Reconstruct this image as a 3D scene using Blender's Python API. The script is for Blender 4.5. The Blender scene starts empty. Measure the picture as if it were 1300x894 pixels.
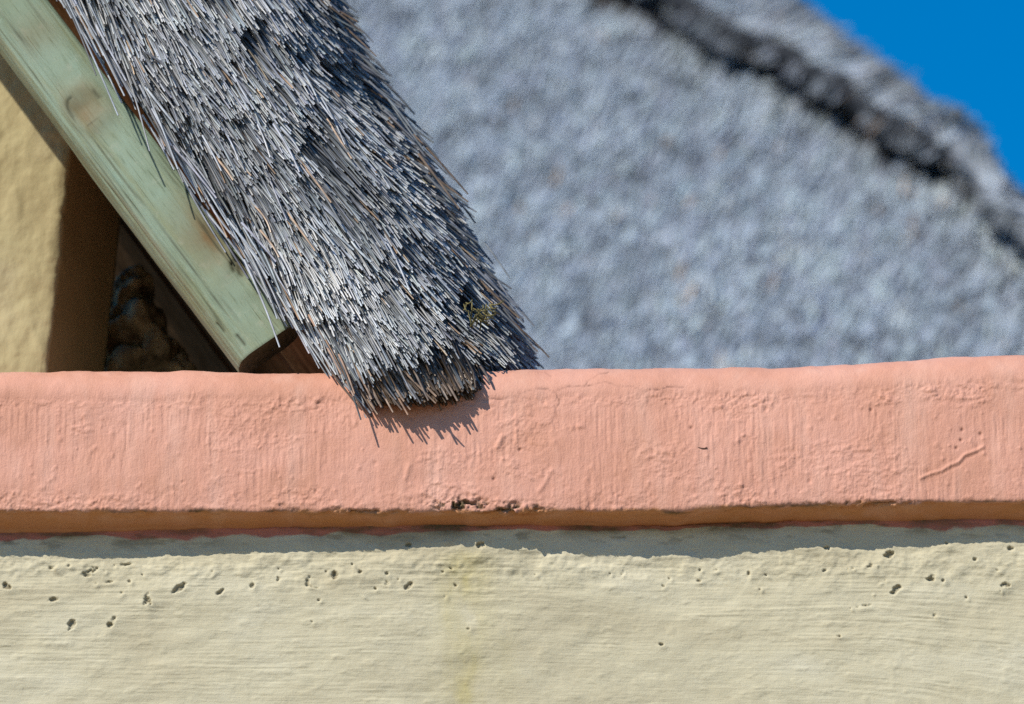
import bpy, math, random
import numpy as np

# ------------------------------------------------------------------ camera, sky, sun, exposure
sc = bpy.context.scene
C = sc.collection
E = math.radians(18.0)                 # the camera looks up at the wall top
D = 9.0                                # metres from lens to coping face
CAMZ = 1.65
ZC = CAMZ + D * math.sin(E)            # height of the picture centre on the coping face plane (y = 0)
CE, SE = math.cos(E), math.sin(E)
camd = bpy.data.cameras.new('camera')
cam = bpy.data.objects.new('camera', camd)
C.objects.link(cam)
cam.location = (0, -D * CE, CAMZ)
cam.rotation_euler = (math.pi / 2 + E, 0, 0)
camd.sensor_width = 36
camd.lens = 36 * D / 1.3
camd.clip_start = 0.1
camd.clip_end = 2000
camd.dof.use_dof = True
camd.dof.focus_distance = D + 0.0
camd.dof.aperture_fstop = 4.6
sc.camera = cam

SUN_EL, SUN_AZ = math.radians(41), math.radians(43)     # azimuth to the left of the viewer's back
to_sun = (-math.sin(SUN_AZ) * math.cos(SUN_EL), -math.cos(SUN_AZ) * math.cos(SUN_EL), math.sin(SUN_EL))
world = bpy.data.worlds.new('World')
sc.world = world
world.use_nodes = True
wn = world.node_tree
bg = wn.nodes['Background']
sky = wn.nodes.new('ShaderNodeTexSky')
sky.sky_type = 'NISHITA'
sky.sun_disc = False
sky.sun_elevation = SUN_EL
sky.sun_rotation = math.atan2(to_sun[0], to_sun[1])
sky.altitude = 1200
sky.air_density = 1.0
sky.dust_density = 0.2
sky.ozone_density = 2.0
hsv = wn.nodes.new('ShaderNodeHueSaturation')
hsv.inputs['Saturation'].default_value = 1.58
wn.links.new(sky.outputs[0], hsv.inputs['Color'])
wn.links.new(hsv.outputs[0], bg.inputs['Color'])
bg.inputs['Strength'].default_value = 0.135
sd = bpy.data.lights.new('sun', 'SUN')
sd.energy = 4.8
sd.angle = math.radians(0.5)
sd.color = (1.0, 0.935, 0.82)
sun = bpy.data.objects.new('sun', sd)
C.objects.link(sun)
from mathutils import Vector
sun.rotation_euler = Vector(to_sun).to_track_quat('Z', 'Y').to_euler()
sc.view_settings.view_transform = 'Standard'
sc.view_settings.look = 'None'
sc.view_settings.exposure = 0.06
sc.view_settings.gamma = 1.0
sc.render.engine = 'CYCLES'
sc.cycles.max_bounces = 8
sc.cycles.diffuse_bounces = 5
sc.cycles.use_denoising = False
sc.cycles.use_adaptive_sampling = False
sc.cycles.pixel_filter_type = 'BLACKMAN_HARRIS'
sc.cycles.sample_clamp_indirect = 4.0

rng = np.random.default_rng(7)
random.seed(7)

# ------------------------------------------------------------------ helpers
def P(px, py, Y):
    """photo pixel -> world point(s) on the vertical plane y = Y (arrays allowed)"""
    px, py, Y = np.broadcast_arrays(np.asarray(px, float), np.asarray(py, float), np.asarray(Y, float))
    a = (px - 650) * 0.001 / D
    b = (447 - py) * 0.001 / D
    dx, dy, dz = a, CE - b * SE, SE + b * CE
    t = (Y + D * CE) / dy
    return np.stack([t * dx, Y, CAMZ + t * dz], -1)

_TAB = rng.random((256, 256))
def vnoise(x, y, seed=0):
    x = np.asarray(x, float) + seed * 37.13
    y = np.asarray(y, float) + seed * 91.71
    xi = np.floor(x).astype(int); yi = np.floor(y).astype(int)
    fx = x - xi; fy = y - yi
    fx = fx * fx * fx * (fx * (fx * 6 - 15) + 10); fy = fy * fy * fy * (fy * (fy * 6 - 15) + 10)
    g = lambda i, j: _TAB[i & 255, j & 255]
    return ((g(xi, yi) * (1 - fx) + g(xi + 1, yi) * fx) * (1 - fy)
            + (g(xi, yi + 1) * (1 - fx) + g(xi + 1, yi + 1) * fx) * fy) * 2 - 1
def fbm(x, y, seed=0, oct=4, gain=0.5):
    s = 0; a = 1.0; f = 1.0
    for k in range(oct):
        s = s + a * vnoise(x * f, y * f, seed + k * 5); a *= gain; f *= 2.03
    return s
def sstep(a, b, x):
    t = np.clip((x - a) / (b - a), 0, 1)
    return t * t * (3 - 2 * t)

def mesh_obj(name, verts, faces, material=None, parent=None, smooth=True, attrs=None, cols=None, uv=None):
    """verts (n,3) array; faces: (m,k) array or list of tuples -> ONE linked mesh object"""
    me = bpy.data.meshes.new(name)
    verts = np.asarray(verts, np.float32)
    if isinstance(faces, np.ndarray) and faces.ndim == 2:
        m, k = faces.shape
        me.vertices.add(len(verts)); me.vertices.foreach_set('co', verts.ravel())
        me.loops.add(m * k); me.loops.foreach_set('vertex_index', faces.astype(np.int32).ravel())
        me.polygons.add(m)
        me.polygons.foreach_set('loop_start', np.arange(0, m * k, k, dtype=np.int32))
        me.update(calc_edges=True)
    else:
        me.from_pydata([tuple(map(float, v)) for v in verts], [], [tuple(map(int, f)) for f in faces])
        me.update()
    me.validate()
    if smooth:
        me.polygons.foreach_set('use_smooth', np.ones(len(me.polygons), bool))
    if attrs:
        for n, v in attrs.items():
            a = me.attributes.new(n, 'FLOAT', 'POINT'); a.data.foreach_set('value', np.asarray(v, np.float32).ravel())
    if cols is not None:
        a = me.attributes.new('tint', 'FLOAT_COLOR', 'POINT')
        c = np.ones((len(verts), 4), np.float32); c[:, :3] = cols
        a.data.foreach_set('color', c.ravel())
    if uv is not None:
        a = me.attributes.new('grain', 'FLOAT_VECTOR', 'POINT')
        g = np.zeros((len(verts), 3), np.float32); g[:, :2] = uv
        a.data.foreach_set('vector', g.ravel())
    o = bpy.data.objects.new(name, me)
    if material: me.materials.append(material)
    C.objects.link(o)
    if parent is not None: o.parent = parent
    return o

def thing(name, label, cat, group=None):
    o = bpy.data.objects.new(name, None)
    C.objects.link(o)
    o['label'] = label; o['category'] = cat; o['kind'] = 'thing'
    if group: o['group'] = group
    return o

def grid_faces(nr, nc, flip=False):
    i = np.arange(nr - 1)[:, None] * nc + np.arange(nc - 1)[None, :]
    q = np.stack([i, i + 1, i + nc + 1, i + nc], -1).reshape(-1, 4)
    return q[:, ::-1].copy() if flip else q

# ---- node material helper
class M:
    def __init__(s, name):
        s.m = bpy.data.materials.new(name); s.m.use_nodes = True
        s.t = s.m.node_tree; s.b = s.t.nodes['Principled BSDF']
    def n(s, typ, **kw):
        nd = s.t.nodes.new(typ)
        for k, v in kw.items():
            if k in nd.inputs: nd.inputs[k].default_value = v
            else: setattr(nd, k, v)
        return nd
    def l(s, a, b): s.t.links.new(a, b)
    def attr(s, name): return s.n('ShaderNodeAttribute', attribute_name=name)
    def pos(s, scale):
        tc = s.n('ShaderNodeTexCoord'); mp = s.n('ShaderNodeMapping'); mp.inputs['Scale'].default_value = scale
        s.l(tc.outputs['Object'], mp.inputs['Vector']); return mp.outputs[0]
    def noise(s, vec, scale, detail=4, rough=0.55):
        n = s.n('ShaderNodeTexNoise'); n.inputs['Scale'].default_value = scale
        n.inputs['Detail'].default_value = detail; n.inputs['Roughness'].default_value = rough
        if vec is not None: s.l(vec, n.inputs['Vector'])
        return n.outputs['Fac']
    def ramp(s, fac, stops):
        r = s.n('ShaderNodeValToRGB'); e = r.color_ramp.elements
        while len(e) < len(stops): e.new(0.5)
        for k, (p, c) in enumerate(stops):
            e[k].position = p; e[k].color = (*c, 1) if len(c) == 3 else c
        s.l(fac, r.inputs[0]); return r.outputs[0]
    def mix(s, fac, a, b, mode='MIX'):
        m = s.n('ShaderNodeMix', data_type='RGBA', blend_type=mode)
        for sock, v in ((0, fac), (6, a), (7, b)):
            if hasattr(v, 'links'): s.l(v, m.inputs[sock])
            elif isinstance(v, (int, float)): m.inputs[sock].default_value = v
            else: m.inputs[sock].default_value = (*v, 1)
        return m.outputs[2]
    def math(s, op, a, b=0.0, clamp=False):
        m = s.n('ShaderNodeMath', operation=op, use_clamp=clamp)
        for k, v in ((0, a), (1, b)):
            if hasattr(v, 'links'): s.l(v, m.inputs[k])
            else: m.inputs[k].default_value = v
        return m.outputs[0]
    def bump(s, h, strength, dist, prev=None):
        b = s.n('ShaderNodeBump'); b.inputs['Strength'].default_value = strength; b.inputs['Distance'].default_value = dist
        s.l(h, b.inputs['Height'])
        if prev is not None: s.l(prev, b.inputs['Normal'])
        return b.outputs[0]
    def done(s, col=None, rough=0.8, spec=0.3, normal=None):
        if col is not None:
            if hasattr(col, 'links'): s.l(col, s.b.inputs['Base Color'])
            else: s.b.inputs['Base Color'].default_value = (*col, 1)
        if hasattr(rough, 'links'): s.l(rough, s.b.inputs['Roughness'])
        else: s.b.inputs['Roughness'].default_value = rough
        s.b.inputs['Specular IOR Level'].default_value = spec
        if normal is not None: s.l(normal, s.b.inputs['Normal'])
        return s.m

def mat_coping():
    m = M('terracotta_paint')
    a = m.noise(m.pos((1, 1, 1)), 9, 5)
    b = m.noise(m.pos((1, 1, 0.22)), 120, 4)
    c = m.ramp(a, [(0.3, (0.55, 0.265, 0.170)), (0.5, (0.63, 0.316, 0.222)), (0.72, (0.69, 0.37, 0.278))])
    c = m.mix(m.math('MULTIPLY', b, 0.3), c, (0.52, 0.21, 0.145))
    d = m.attr('dirt_shade')
    dn = m.noise(m.pos((1, 1, 1)), 180, 4)
    df = m.math('MULTIPLY', d.outputs['Fac'], m.math('ADD', 0.35, m.math('MULTIPLY', dn, 1.3)), True)
    c = m.mix(df, c, m.mix(dn, (0.035, 0.025, 0.015), (0.12, 0.085, 0.03)))
    ol = m.attr('bounce_tint')
    c = m.mix(m.math('MULTIPLY', ol.outputs['Fac'], m.math('ADD', 0.25, m.math('MULTIPLY', m.noise(m.pos((.4, 1, 1)), 50, 5), 1.1)), True), c, (0.56, 0.255, 0.105))  # warm bounce light put into the underside colour
    k = m.attr('crack')
    c = m.mix(m.math('MULTIPLY', k.outputs['Fac'], 0.85, True), c, (0.12, 0.05, 0.035))
    st = m.noise(m.pos((1, 1, 0.12)), 26, 5)
    c = m.mix(m.ramp(st, [(.5, (0, 0, 0)), (.75, (.35, .35, .35))]), c, (0.74, 0.47, 0.37))
    sp = m.noise(m.pos((1, 1, 1)), 330, 4, .7)
    c = m.mix(m.ramp(sp, [(.56, (0, 0, 0)), (.72, (.3, .3, .3))]), c, (0.40, 0.17, 0.11))
    n1 = m.bump(m.noise(m.pos((1, 1, 0.22)), 480, 4, .6), 0.42, 0.0012)
    n2 = m.bump(m.noise(m.pos((1, 1, 1)), 420, 5, 0.7), 0.5, 0.0014, n1)
    return m.done(c, 0.62, 0.3, n2)

def mat_wall():
    m = M('cream_plaster')
    a = m.noise(m.pos((1, 1, 2.2)), 5, 5)
    b = m.noise(m.pos((0.16, 1, 1)), 170, 5)
    c = m.ramp(a, [(0.3, (0.49, 0.43, 0.29)), (0.5, (0.57, 0.515, 0.36)), (0.72, (0.635, 0.59, 0.445))])
    c = m.mix(m.math('MULTIPLY', b, 0.35), c, (0.48, 0.43, 0.285))
    s = m.attr('stain')
    c = m.mix(m.math('MULTIPLY', s.outputs['Fac'], m.math('ADD', 0.1, m.noise(m.pos((1, 1, 0.5)), 40, 4)), True), c, (0.47, 0.40, 0.17))
    pk = m.attr('paint')
    pf = m.ramp(m.math('ADD', pk.outputs['Fac'], m.math('MULTIPLY', m.math('SUBTRACT', m.noise(m.pos((0.5, 1, 1)), 60, 5), 0.5), 0.9)),
                [(0.45, (0, 0, 0)), (0.62, (1, 1, 1))])
    c = m.mix(pf, c, (0.46, 0.17, 0.12))
    d = m.attr('dirt_shade')
    dn = m.noise(m.pos((1, 1, 1)), 220, 4)
    c = m.mix(m.math('MULTIPLY', d.outputs['Fac'], m.math('ADD', 0.5, dn), True), c, m.mix(dn, (0.03, 0.022, 0.012), (0.15, 0.11, 0.05)))
    sp = m.noise(m.pos((.5, 1, 1)), 260, 4, .7)
    c = m.mix(m.ramp(sp, [(.58, (0, 0, 0)), (.75, (.35, .35, .35))]), c, (0.33, 0.27, 0.15))
    n1 = m.bump(m.noise(m.pos((0.09, 1, 1)), 480, 5, .65), 0.45, 0.0012)
    n2 = m.bump(m.noise(m.pos((1, 1, 1)), 520, 5, 0.7), 0.4, 0.0014, n1)
    return m.done(c, 0.75, 0.25, n2)

def mat_gable():
    m = M('ochre_plaster')
    a = m.noise(m.pos((1, 1, 1)), 7, 5)
    c = m.ramp(a, [(0.3, (0.38, 0.315, 0.165)), (0.55, (0.43, 0.37, 0.20)), (0.75, (0.46, 0.40, 0.24))])
    b = m.noise(m.pos((1, 1, 0.4)), 60, 5)
    c = m.mix(m.math('MULTIPLY', b, 0.35), c, (0.33, 0.25, 0.12))
    n1 = m.bump(m.noise(m.pos((1, 1, 0.7)), 130, 5, 0.6), 0.35, 0.003)
    return m.done(c, 0.8, 0.25, n1)

def mat_reed(name, rough=0.5, spec=0.45):
    m = M(name)
    t = m.attr('tint')
    n = m.noise(m.pos((1, 1, 1)), 220, 3)
    c = m.mix(m.math('MULTIPLY', n, 0.55), t.outputs['Color'], m.mix(1.0, t.outputs['Color'], (0.35, 0.33, 0.33), 'MULTIPLY'))
    return m.done(c, rough, spec)

def mat_pole():
    m = M('treated_timber')
    g = m.attr('grain')
    def gp(sx, sy):
        mp = m.n('ShaderNodeMapping'); mp.inputs['Scale'].default_value = (sx, sy, 1)
        m.l(g.outputs['Vector'], mp.inputs['Vector']); return mp.outputs[0]
    big = m.noise(gp(5, 14), 1.0, 4)
    fine = m.noise(gp(16, 560), 1.0, 6, 0.75)
    hair = m.noise(gp(7, 900), 1.0, 3, 0.6)
    mid = m.noise(gp(4, 60), 1.0, 5, 0.6)
    c = m.ramp(big, [(0.28, (0.225, 0.27, 0.165)), (0.45, (0.25, 0.32, 0.225)), (0.6, (0.285, 0.375, 0.285)), (0.78, (0.34, 0.385, 0.265))])
    c = m.mix(m.ramp(mid, [(0.5, (0, 0, 0)), (0.72, (0.75, 0.75, 0.75))]), c, (0.245, 0.255, 0.125))
    c = m.mix(m.ramp(fine, [(0.54, (0, 0, 0)), (0.66, (0.75, 0.75, 0.75))]), c, (0.12, 0.16, 0.09))
    c = m.mix(m.ramp(hair, [(0.62, (0, 0, 0)), (0.67, (0.8, 0.8, 0.8))]), c, (0.10, 0.12, 0.06))
    pt = m.noise(gp(60, 160), 1.0, 5, 0.7)
    c = m.mix(m.ramp(pt, [(0.55, (0, 0, 0)), (0.68, (0.45, 0.45, 0.45))]), c, (0.40, 0.43, 0.33))
    bl = m.noise(gp(14, 40), 1.0, 4)
    c = m.mix(m.ramp(bl, [(0.58, (0, 0, 0)), (0.75, (0.5, 0.5, 0.5))]), c, (0.31, 0.47, 0.39))
    br = m.attr('knot')
    bn = m.noise(gp(30, 90), 1.0, 4)
    c = m.mix(m.math('MULTIPLY', br.outputs['Fac'], m.math('ADD', 0.15, bn), True), c, (0.20, 0.13, 0.055))
    ck = m.attr('crack')
    c = m.mix(m.math('MULTIPLY', ck.outputs['Fac'], 0.9, True), c, (0.05, 0.05, 0.025))
    en = m.attr('endgrain')
    c = m.mix(en.outputs['Fac'], c, m.mix(bn, (0.03, 0.032, 0.018), (0.085, 0.085, 0.05)))
    n1 = m.bump(fine, 0.6, 0.002)
    n2 = m.bump(mid, 0.25, 0.003, n1)
    return m.done(c, 0.6, 0.3, n2)

def mat_simple(name, c1, c2, scale, vec=(1, 1, 1), rough=0.85, bump=0.4, dist=0.004):
    m = M(name)
    a = m.noise(m.pos(vec), scale, 5)
    n = m.bump(m.noise(m.pos(vec), scale * 2.5, 5), bump, dist)
    return m.done(m.ramp(a, [(0.35, c1), (0.68, c2)]), rough, 0.2, n)

MAT_COP, MAT_WALL, MAT_GAB = mat_coping(), mat_wall(), mat_gable()
MAT_REED = mat_reed('weathered_reed', 0.36, 0.6)
MAT_REED_FAR = mat_reed('weathered_far_reed', 0.6, 0.35)
MAT_POLE = mat_pole()
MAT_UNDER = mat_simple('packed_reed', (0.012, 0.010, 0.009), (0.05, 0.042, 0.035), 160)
MAT_BOARD = mat_simple('old_brown_board', (0.10, 0.056, 0.028), (0.165, 0.096, 0.052), 30, (1, 1, 1), 1.0)
MAT_BOARD.node_tree.nodes['Principled BSDF'].inputs['Specular IOR Level'].default_value = 0.0
MAT_RUBBLE = mat_simple('rubble_mortar', (0.09, 0.075, 0.045), (0.42, 0.37, 0.22), 34)
MAT_GROUND = mat_simple('sandy_ground', (0.21, 0.15, 0.08), (0.28, 0.20, 0.11), 0.8, bump=0.2)
MAT_INNER = mat_simple('shade_dark_plaster', (0.025, 0.02, 0.015), (0.045, 0.036, 0.026), 12)  # dark colour standing in for shade under the thatch

# ------------------------------------------------------------------ ground
g = mesh_obj('ground', [(-300, -300, 0), (300, -300, 0), (300, 300, 0), (-300, 300, 0)], [(0, 1, 2, 3)], MAT_GROUND, smooth=False)
g['kind'] = 'structure'

# ------------------------------------------------------------------ parapet wall: coping + plastered wall face
pxs_in = np.arange(-40, 1341, 1.15)
X_IN = (pxs_in - 650) * 0.001
X_OUT = np.concatenate([np.arange(-2.6, X_IN[0] - 0.01, 0.03), X_IN, np.arange(X_IN[-1] + 0.02, 2.6, 0.03)])
PX = X_OUT * 1000 + 650                          # photo column of each mesh column (on the face plane)
def tab(xs, ys, px=None): return np.interp(PX if px is None else px, xs, ys)
def smooth1(a, k=41):
    kk = np.hanning(k); kk /= kk.sum()
    return np.convolve(np.pad(a, k // 2, 'edge'), kk, 'valid')
zpix = lambda py, Y=0.0: P(650, py, Y)[..., 2]
ytop = smooth1(tab([0, 150, 240, 330, 420, 600, 690, 800, 1000, 1100, 1200, 1300], [473, 473.5, 472, 473.5, 473, 472, 470, 468.5, 466, 461, 455.5, 450])) \
    + 0.8 * vnoise(PX / 22, 0 * PX, 3)
ylip = smooth1(tab([0, 300, 450, 620, 700, 860, 960, 1060, 1300], [651, 650, 650, 651, 649, 649, 643, 640, 638]), 121) \
    + 1.3 * fbm(PX / 30, 0 * PX, 5, 3)
wdep = smooth1(tab([0, 130, 300, 450, 560, 640, 720, 870, 940, 1020, 1140, 1300],
                   [.043, .044, .040, .037, .033, .034, .041, .045, .043, .0405, .039, .038]))
rdep = smooth1(tab([0, 300, 500, 880, 1100, 1300], [.0150, .0095, .0075, .0055, .010, .012]))
zl = zpix(ylip)
ysh = ytop + 34 + 3 * vnoise(PX / 90, 0 * PX, 9)
FRONT = 0.012
zs = zpix(ysh, FRONT)
hh = (ysh - ytop) / 1000.0
AR = 0.060
bb = np.sqrt((hh + AR * SE) ** 2 - (AR * SE) ** 2) / CE
rows_y, rows_z = [], []
for f in np.linspace(0, 1, 20):                                  # underside, wall -> lip
    rows_y.append(wdep + 0.004 + (0.007 - wdep - 0.004) * f); rows_z.append(zl - rdep * (1 - f) - 0.001)
for ph in np.linspace(0, 1, 7)[1:]:                              # rounded lip
    a = ph * math.pi / 2
    rows_y.append(0.007 - 0.007 * np.sin(a) + 0 * zl); rows_z.append(zl - 0.001 + 0.007 * (1 - np.cos(a)))
zb = zl + 0.006
NF = 120
for f in np.linspace(0, 1, NF + 1)[1:]:                          # front face
    rows_y.append(FRONT * f ** 1.5 + 0 * zl); rows_z.append(zb + (zs - zb) * f)
for ph in np.linspace(0, 1, 34)[1:]:                             # rounded shoulder
    a = ph * math.pi / 2
    rows_y.append(FRONT + AR - AR * np.cos(a) + 0 * zl); rows_z.append(zs + bb * np.sin(a))
for f in np.linspace(0, 1, 22)[1:]:                              # top, running back
    rows_y.append(FRONT + AR + 0.30 * f + 0 * zl); rows_z.append(zs + bb - 0.004 * f)
rows_y.append(rows_y[-1] + 0.002); rows_z.append(zl - 0.02)
CY, CZ = np.array(rows_y), np.array(rows_z)
nr, nc = CY.shape
dY = np.gradient(CY, axis=0); dZ = np.gradient(CZ, axis=0)
ln = np.hypot(dY, dZ) + 1e-9
NY, NZ = -dZ / ln, dY / ln                                       # outward
s_arc = np.concatenate([np.zeros((1, nc)), np.cumsum(np.hypot(np.diff(CY, axis=0), np.diff(CZ, axis=0)), axis=0)])
S = s_arc
XX = np.broadcast_to(X_OUT, (nr, nc))
img_y = 447 - 1000 * (-CY * SE + (CZ - ZC) * CE)                 # picture row of each vertex (orthographic approximation)
img_x = np.broadcast_to(PX, (nr, nc))
face = ((np.arange(nr) >= 22) & (np.arange(nr) < 22 + NF + 34))[:, None] * np.ones((1, nc))
h = 0.0017 * fbm(XX / 0.16, S / 0.10, 11, 3)
h += 0.00040 * fbm(XX / 0.0036, S / 0.045 + 0.6 * vnoise(XX / .05, S / .05, 17), 12, 3) * face * sstep(505, 530, img_y) * (0.35 + 0.65 * sstep(-.4, .5, fbm(XX / .07, S / .06, 18, 2)))
h += 0.00034 * fbm(XX / 0.013, S / 0.017, 13, 4) * (0.4 + 0.6 * face)
rgh = sstep(0.0, 0.7, fbm(XX / 0.09, S / 0.05, 14, 3)) + 0.8 * sstep(600, 645, img_y) + 0.9 * np.exp(-((img_y - ytop[None] - 40) / 12) ** 2)
rgh = rgh * (1 - sstep(0, 1, (ytop[None] + 32 - img_y) / 12))
h += 0.00055 * np.clip(fbm(XX / 0.0052, S / 0.0052, 15, 4, .6), -0.5, 1.0) * rgh * face
h += 0.0007 * np.maximum(0, fbm(XX / 0.022, S / 0.011, 16, 3) - 0.35) * face * rgh * 1.6
crack = np.zeros((nr, nc)); dirt_shade = np.zeros((nr, nc))
def seg_dist(x0, y0, x1, y1):
    vx, vy = x1 - x0, y1 - y0; L2 = vx * vx + vy * vy + 1e-9
    t = np.clip(((img_x - x0) * vx + (img_y - y0) * vy) / L2, 0, 1)
    return np.hypot(img_x - x0 - t * vx, img_y - y0 - t * vy), t
def poly_field(pts, width):
    f = np.zeros((nr, nc))
    for (x0, y0), (x1, y1) in zip(pts[:-1], pts[1:]):
        d, t = seg_dist(x0, y0, x1, y1); f = np.maximum(f, np.exp(-(d / width) ** 2))
    return f
cracks = [[(604, 511), (622, 506), (648, 507), (664, 499), (690, 493), (706, 497), (722, 491), (744, 491), (768, 485), (784, 490), (802, 492), (822, 496), (848, 491), (868, 490)],
          [(742, 491), (750, 480), (760, 476), (773, 473)], [(706, 498), (709, 510), (706, 520), (709, 536)], [(821, 494), (822, 512)],
          [(692, 474), (700, 478)]]
for c_ in cracks:
    f = poly_field([(x_ + 1.5 * vnoise(x_ / 5, y_ / 5, 19), y_ + 2.0 * vnoise(x_ / 4, y_ / 5, 20)) for (xa, ya), (xb, yb) in zip(c_[:-1], c_[1:]) for x_, y_ in [(xa + (xb - xa) * q / 4, ya + (yb - ya) * q / 4) for q in range(4)]] + [c_[-1]], .85) * (.35 + .65 * sstep(-.5, .4, vnoise(img_x / 14, img_y / 14, 22))); crack = np.maximum(crack, f * .75); h -= 0.0006 * f
for pts, amp, wd in (([(1166, 606), (1180, 600), (1192, 597), (1203, 590), (1214, 586), (1222, 577), (1236, 572), (1246, 567)], 0.0017, 2.2),
                     ([(700, 597), (690, 615), (684, 622)], 0.0012, 3.0), ([(520, 590), (516, 606)], .0012, 3.0),
                     ([(632, 566), (638, 554)], .0022, 3.5)):
    h += amp * poly_field(pts, wd)
h -= 0.0005 * poly_field([(1196, 599), (1206, 594), (1216, 590), (1224, 581), (1236, 576)], 1.8)
for k in range(420):                                             # small blobs and pinholes in the render
    bx, by = rng.uniform(-30, 1330), rng.uniform(500, 645)
    if k % 3 and not (by > 590 or vnoise(bx / 70, by / 60, 21) > 0.1): continue
    rr_ = rng.uniform(1.1, 3.2); amp = rng.uniform(.0004, .0012) * (1 if rng.random() < .72 else -1.0)
    i0 = np.searchsorted(PX, bx - 12); i1 = np.searchsorted(PX, bx + 12)
    d2 = ((img_x[:, i0:i1] - bx) ** 2 + ((img_y[:, i0:i1] - by) * rng.uniform(.7, 1.2)) ** 2) / rr_ ** 2
    h[:, i0:i1] += amp * np.exp(-d2) * face[:, i0:i1]
for bx, by in ((877, 543), (1220, 545), (1218, 558), (1212, 568), (1105, 520), (1243, 550), (660, 570), (627, 607)):
    d2 = ((img_x - bx) ** 2 + (img_y - by) ** 2) / 2.0 ** 2
    h -= 0.0022 * np.exp(-d2); crack = np.maximum(crack, 0.7 * np.exp(-d2))
# crumbled, dirty lip near the middle and some mould further along the lower edge
crumb = .55 * np.exp(-(((img_x - 470) / 60) ** 2 + ((img_y - 649) / 3.5) ** 2)) + np.exp(-(((img_x - 582) / 30) ** 2 + ((img_y - 639) / 8) ** 2)) + 1.0 * np.exp(-(((img_x - 650) / 42) ** 2 + ((img_y - 646) / 8) ** 2)) + .7 * np.exp(-(((img_x - 1100) / 70) ** 2 + ((img_y - 640) / 4) ** 2))
cn = fbm(XX / 0.008, S / 0.005, 31, 4)
h -= 0.0075 * np.clip(crumb, 0, 1) * np.clip(0.35 + cn, 0, 1.2)
h += 0.004 * crumb * np.maximum(0, fbm(XX / 0.006, S / 0.006, 33, 2) - .3)
dirt_shade = np.maximum(dirt_shade, np.clip(crumb * 1.2, 0, 1) * sstep(-0.4, 0.2, cn))
lipb = np.exp(-((img_y - ylip[None] - 1) / 4.0) ** 2)
dirt_shade = np.maximum(dirt_shade, lipb * sstep(0.0, 0.55, fbm(XX / 0.026, S / 0.012, 34, 4) + 0.55 * np.exp(-((img_x - 1090) / 90) ** 2) - 0.1))
h -= 0.0022 * lipb * sstep(0.0, 0.8, fbm(XX / 0.02, S / 0.01, 36, 3))
joint = np.clip(1 - np.arange(nr) / 5.0, 0, 1)[:, None] * np.ones((1, nc))
dirt_shade = np.maximum(dirt_shade, joint * np.clip(0.55 + 0.6 * fbm(XX / 0.03, 0 * XX, 37, 3), 0, 1))
bounce_tint = (1 - sstep(0, 1, (np.arange(nr)[:, None] - 20.5 - 2.0 * fbm(XX / .02, 0 * XX, 38, 3)) / 2.5)) * np.ones((1, nc))  # mask for the orange bounce light painted under the lip
lm = np.zeros(nr); lm[:4] = 0; lm[4:-2] = 1
h = h * lm[:, None]
verts = np.stack([XX, CY + NY * h, CZ + NZ * h], -1).reshape(-1, 3)
wall = thing('parapet_wall', 'cream plastered wall with rounded terracotta pink coping along its top', 'wall')
mesh_obj('coping', verts, grid_faces(nr, nc), MAT_COP, wall, attrs={'crack': crack, 'dirt_shade': dirt_shade, 'bounce_tint': bounce_tint})

# wall face
zrow = np.concatenate([np.linspace(0.006, -0.235, 190), np.linspace(-0.24, -0.6, 40)[1:], np.linspace(-0.65, -ZC + 0.0 + 0.2, 30)])
nrw = len(zrow)
ztopw = zl - rdep
XW = np.broadcast_to(X_OUT, (nrw, nc)); ZW = ztopw[None] + zrow[:, None]
ZW = np.maximum(ZW, 0.0)
wy = np.broadcast_to(wdep, (nrw, nc)).copy()
wy = wy * np.exp(zrow[:, None] * 6).clip(0, 1) + np.mean(wdep) * (1 - np.exp(zrow[:, None] * 6).clip(0, 1))
img_yw = 447 - 1000 * (-wy * SE + (ZW - ZC) * CE)
img_xw = np.broadcast_to(PX, (nrw, nc))
fan = XW + 0.5 * 0
warp = ZW + 0.010 * vnoise(XW / 0.3, ZW / 0.2, 40) + 0.10 * sstep(0.25, .65, XW) * (XW - .25) * sstep(660, 960, img_yw)
hw = 0.0022 * fbm(XW / 0.13, warp / 0.07, 41, 3)
hw += 0.00034 * fbm(XW / 0.07, warp / 0.0023, 42, 4) * (0.35 + 0.65 * sstep(-.4, .5, fbm(XW / .16, ZW / .04, 47, 2)))
hw += 0.0006 * fbm(XW / 0.030, warp / 0.018, 43, 5)
hw += 0.0008 * np.maximum(0, fbm(XW / 0.02, warp / 0.009, 46, 3) - .45)
hw += 0.0016 * np.exp(-((img_yw - 715) / 26) ** 2) * np.clip(fbm(XW / 0.018, ZW / 0.014, 44, 3), -.6, 1)
dirt_shade_w = np.zeros((nrw, nc)); 
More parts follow.
